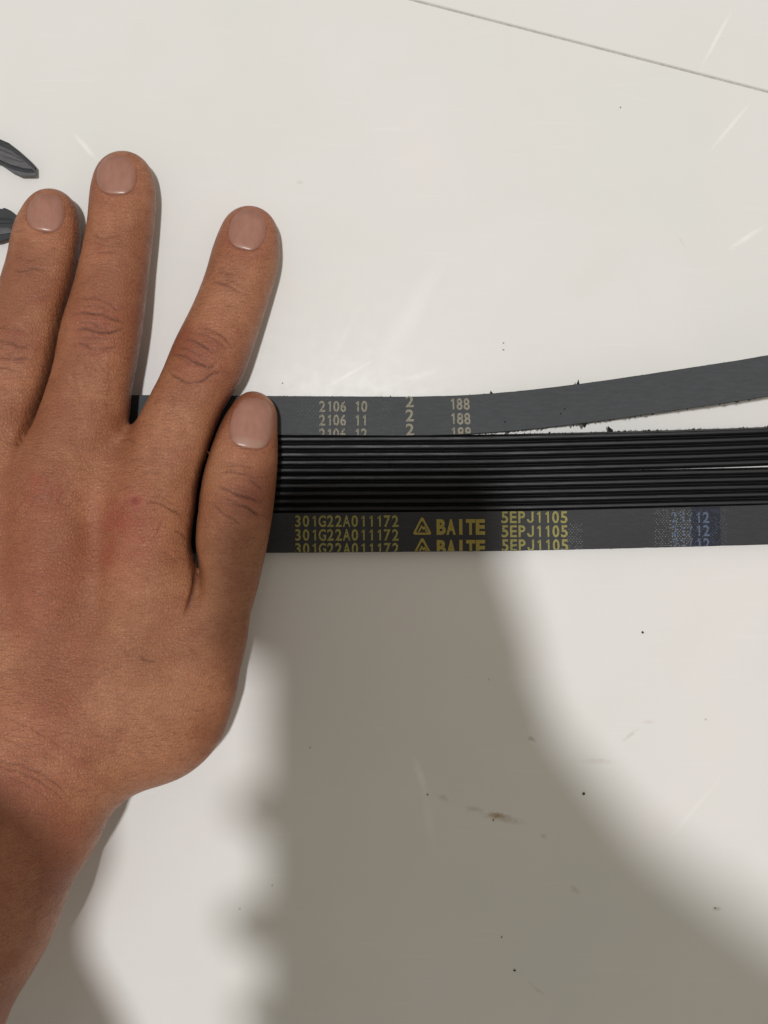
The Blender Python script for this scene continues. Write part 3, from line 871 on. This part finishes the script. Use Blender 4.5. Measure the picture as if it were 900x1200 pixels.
for (x, y, r, k) in [(160, 588, 7, .8), (152, 600, 30, .32), (50, 585, 30, .38), (44, 566, 8, .4), (66, 600, 12, .15), (138, 615, 14, .15), (170, 640, 12, .12), (128, 656, 7, .25), (100, 660, 26, .12), (20, 740, 24, .2), (90, 760, 22, .15), (113, 385, 30, .45), (234, 415, 30, .45), (145, 620, 40, .3), (55, 700, 40, .25), (16, 410, 24, .25),
                     (290, 590, 24, .35), (30, 660, 40, .15), (150, 690, 30, .15), (118, 295, 12, .3), (135, 660, 20, .2), (40, 860, 60, .2), (285, 262, 24, .3), (0, 1000, 90, .25)]:
    blob(red, x, y, r, k)
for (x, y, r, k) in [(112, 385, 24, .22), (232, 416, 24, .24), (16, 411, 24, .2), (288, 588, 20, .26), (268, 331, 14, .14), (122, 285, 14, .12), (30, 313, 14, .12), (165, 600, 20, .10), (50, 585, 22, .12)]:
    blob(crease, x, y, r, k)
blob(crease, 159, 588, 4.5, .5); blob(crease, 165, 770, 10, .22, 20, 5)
blob(tan, 245, 540, 22, .5, 0, 60); blob(tan, 180, 800, 60, .35); blob(tan, 150, 700, 50, .3); blob(tan, 245, 680, 18, .4, 0, 50)
# broad relief: knuckles, tendons, hollows
def relief(px, py, r, k, ang=0, ry=None):
    t = np.zeros(nv); blob(t, px, py, r, 1, ang, ry); disp[:] += t * k * up
relief(160, 590, 26, 1.0); relief(50, 572, 26, 1.2); relief(105, 600, 16, -.6, 0, 40); relief(-40, 580, 26, 1.0)
relief(113, 386, 30, .5); relief(234, 414, 28, .5); relief(14, 410, 28, .5); relief(285, 585, 24, .5)
relief(112, 700, 14, .35, 6, 110); relief(48, 700, 15, .4, 0, 120); relief(190, 690, 30, .5)
co = co + nr * disp[:, None]
me.vertices.foreach_set('co', (co * MM).astype(np.float32).ravel())
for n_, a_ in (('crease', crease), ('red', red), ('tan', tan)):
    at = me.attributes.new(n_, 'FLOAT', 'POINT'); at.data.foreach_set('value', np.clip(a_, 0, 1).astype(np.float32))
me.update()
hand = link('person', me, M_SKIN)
tag(hand, 'bare left hand and forearm, palm down, pressing the row of belts with spread fingers', 'person')

# nails: laid on the fingertip surface -------------------------------------------
def top_z(px, py):
    """height of the fingertip surface seen at a point of the reference grid, walking down the view line"""
    z = 40.0
    for _ in range(2):
        step = .25 if _ == 0 else .02
        while z > 0:
            x, y = p2w(px, py, z)
            i = [(x - G.org[0]) / G.h, (y - G.org[1]) / G.h, (z - G.org[2]) / G.h]
            f = [int(math.floor(a)) for a in i]; t = [a - b for a, b in zip(i, f)]
            v = 0.0
            for a in (0, 1):
                for b in (0, 1):
                    for c in (0, 1):
                        v += FH[f[0] + a, f[1] + b, f[2] + c] * (t[0] if a else 1 - t[0]) * (t[1] if b else 1 - t[1]) * (t[2] if c else 1 - t[2])
            if v < 0: break
            z -= step
        if _ == 0: z += .3
    return z
def nail(cx, cy, w, l, ang, lun=0.25, sq=2.6, lift=.12):
    n, m_ = 26, 34
    ca, sa = math.cos(math.radians(ang)), math.sin(math.radians(ang))
    V, F, LU, ED = [], [], [], []
    for j in range(m_ + 1):
        for i in range(n + 1):
            # disk-like superellipse parameterisation
            u, v = i / n * 2 - 1, j / m_ * 2 - 1
            wid = (1 - abs(v) ** sq) ** (1 / sq)
            wid = max(wid, .02) * (1 - .06 * (v < 0) * abs(v))
            X, Y = u * w / 2 * wid, v * l / 2
            px = cx + X * ca - Y * sa; py = cy + X * sa + Y * ca
            z = top_z(px, py)
            e = max(abs(u) ** 9, max(0, v) ** 14)      # sunk into the side and rear folds
            tipf = 1 if v < 0 else 0
            hh = lift * (1 - e) - .30 * e
            z2 = z + hh + (0.25 if v < -.9 and abs(u) < .8 else 0) * 0
            x, y = p2w(px, py, z2)
            V.append((x, y, z2)); 
            LU.append(np.clip((v - (1 - lun * 2) - .12 * u * u) * 6, 0, 1) * .5)
            ED.append(max(np.clip((max(abs(u) ** 10, abs(v) ** 14) - .3) * 1.4, 0, 1) * .8, np.clip((-v - .55) * 1.3, 0, .5), np.clip((abs(u) - .6) * .9, 0, .4)))
    for j in range(m_):
        for i in range(n):
            a = j * (n + 1) + i
            F.append((a + n + 1, a + n + 2, a + 1, a))
    me = mesh('nail', V, F)
    for n_, a_ in (('lunula', LU), ('edge', ED)):
        at = me.attributes.new(n_, 'FLOAT', 'POINT'); at.data.foreach_set('value', np.array(a_, np.float32))
    o = link('fingernail', me, M_NAIL, hand, smooth=True)
    return o
for a_ in NAILS: nail(*a_)

def S(px, py, z, rpx, rz):
    """point at height z whose shade from the ceiling lamp falls on grid point (px, py)"""
    x, y = p2w(px, py); k = z / LAMP[2]
    return (x + (LAMP[0] - x) * k, y + (LAMP[1] - y) * k, z, rpx / 4.0 * (1 - k), rz)

# unseen sleeve-like mass added to shade the forearm and lower-left tile
def chain_mesh(name, chains, h, k, pw=2.0):
    al = np.array([p for c in chains for p in c]); R = al[:, 3:5].max() + 4
    g = Field(al[:, :3].min(0) - R, al[:, :3].max(0) + R, h)
    f = None
    for c in chains:
        q = g.chain(c, k, pw); f = q if f is None else smin(f, q, k)
    v, q = surface_nets(f, g.org, h)
    return np_mesh(name, v, q)
M_BLOCKER = plain('grey_blocker', (0.10, 0.10, 0.11), .9, .1)
link('shade_blocker', chain_mesh('shade_blocker', [[C(-560, 1760, 170, 190, 50), S(-260, 1420, 250, 200, 45), S(-30, 1275, 270, 190, 45), S(-66, 1120, 262, 160, 38), S(12, 985, 255, 118, 28)], [C(-262, 1430, 82, 165, 39), C(-420, 1700, 95, 185, 44), C(-560, 1760, 170, 190, 50)]], 2.0, 5), M_BLOCKER, hand)

# ------------------------------------------------------------------ the phone and the hand that holds it, above the camera (they cast the soft shade)
ph = empty('mobile_phone')
tag(ph, 'dark slim mobile phone held flat above the belts by the right hand', 'phone')
M_PHONE = plain('black_phone', (0.02, 0.02, 0.022), .3, .5)
ZP = 352.0
a = S(309, 545, ZP, 1, 1); b = S(592, 1330, ZP, 1, 1)
def rbox(x0, x1, y0, y1, z0, z1, r, name, mat, parent):
    bm = bmesh.new(); P = []
    for (cx, cy, st) in ((x1 - r, y1 - r, 0), (x0 + r, y1 - r, 90), (x0 + r, y0 + r, 180), (x1 - r, y0 + r, 270)):
        for q in range(0, 91, 15):
            an = math.radians(st + q); P.append((cx + r * math.cos(an), cy + r * math.sin(an)))
    lo_ = [bm.verts.new((x * MM, y * MM, z0 * MM)) for x, y in P]; hi_ = [bm.verts.new((x * MM, y * MM, z1 * MM)) for x, y in P]
    bm.faces.new(hi_); bm.faces.new(lo_[::-1]); n = len(P)
    for i in range(n): bm.faces.new((lo_[i], lo_[(i + 1) % n], hi_[(i + 1) % n], hi_[i]))
    me = bpy.data.meshes.new(name); bm.to_mesh(me); bm.free()
    return link(name, me, mat, parent)
rbox(a[0], b[0], b[1], a[1], ZP, ZP + 8, 8, 'body', M_PHONE, ph)
rbox(a[0] + 2, b[0] - 2, b[1] + 2, a[1] - 2, ZP + 8.02, ZP + 8.4, 6.5, 'screen', M_PHONE, ph)
rbox(b[0] - 20, b[0] - 4, a[1] - 20, a[1] - 4, ZP - 1.5, ZP - .02, 4, 'lens', M_PHONE, ph)
zz = ZP - 9
hold = chain_mesh('holding_hand', [
    [S(545, 820, zz + 10, 66, 12), S(592, 930, zz + 60, 96, 17), S(690, 1070, zz + 150, 112, 22), S(860, 1215, zz + 260, 130, 28), S(1250, 1600, zz + 420, 150, 36)],
    [S(294, 947, ZP + 6, 24, 7), S(308, 948, zz, 27, 8), S(420, 935, zz, 33, 9), S(560, 930, zz, 36, 10)],
    [S(288, 1082, ZP + 6, 26, 7), S(300, 1084, zz, 28, 8), S(420, 1060, zz, 34, 9), S(580, 1010, zz, 38, 10)],
    [S(300, 1190, ZP + 4, 24, 7), S(320, 1190, zz, 26, 8), S(450, 1160, zz, 33, 9), S(600, 1090, zz, 38, 10)],
    [S(300, 630, zz, 34, 9), S(304, 740, zz, 36, 9), S(380, 740, zz, 34, 9), S(540, 830, zz, 36, 9)],
    [S(340, 850, zz, 24, 7), S(440, 850, zz, 30, 8), S(560, 880, zz, 34, 9)],
    [S(560, 1000, zz, 60, 10), S(560, 1180, zz, 70, 12), S(700, 1300, zz, 90, 14)],
    [S(583, 690, ZP + 10, 22, 7), S(592, 760, ZP + 6, 30, 8), S(600, 850, ZP, 46, 12), S(610, 940, zz, 60, 14)],
], 1.6, 4)
ho = link('person', hold, M_SKIN)
tag(ho, 'right hand and forearm holding the phone over the table', 'person')
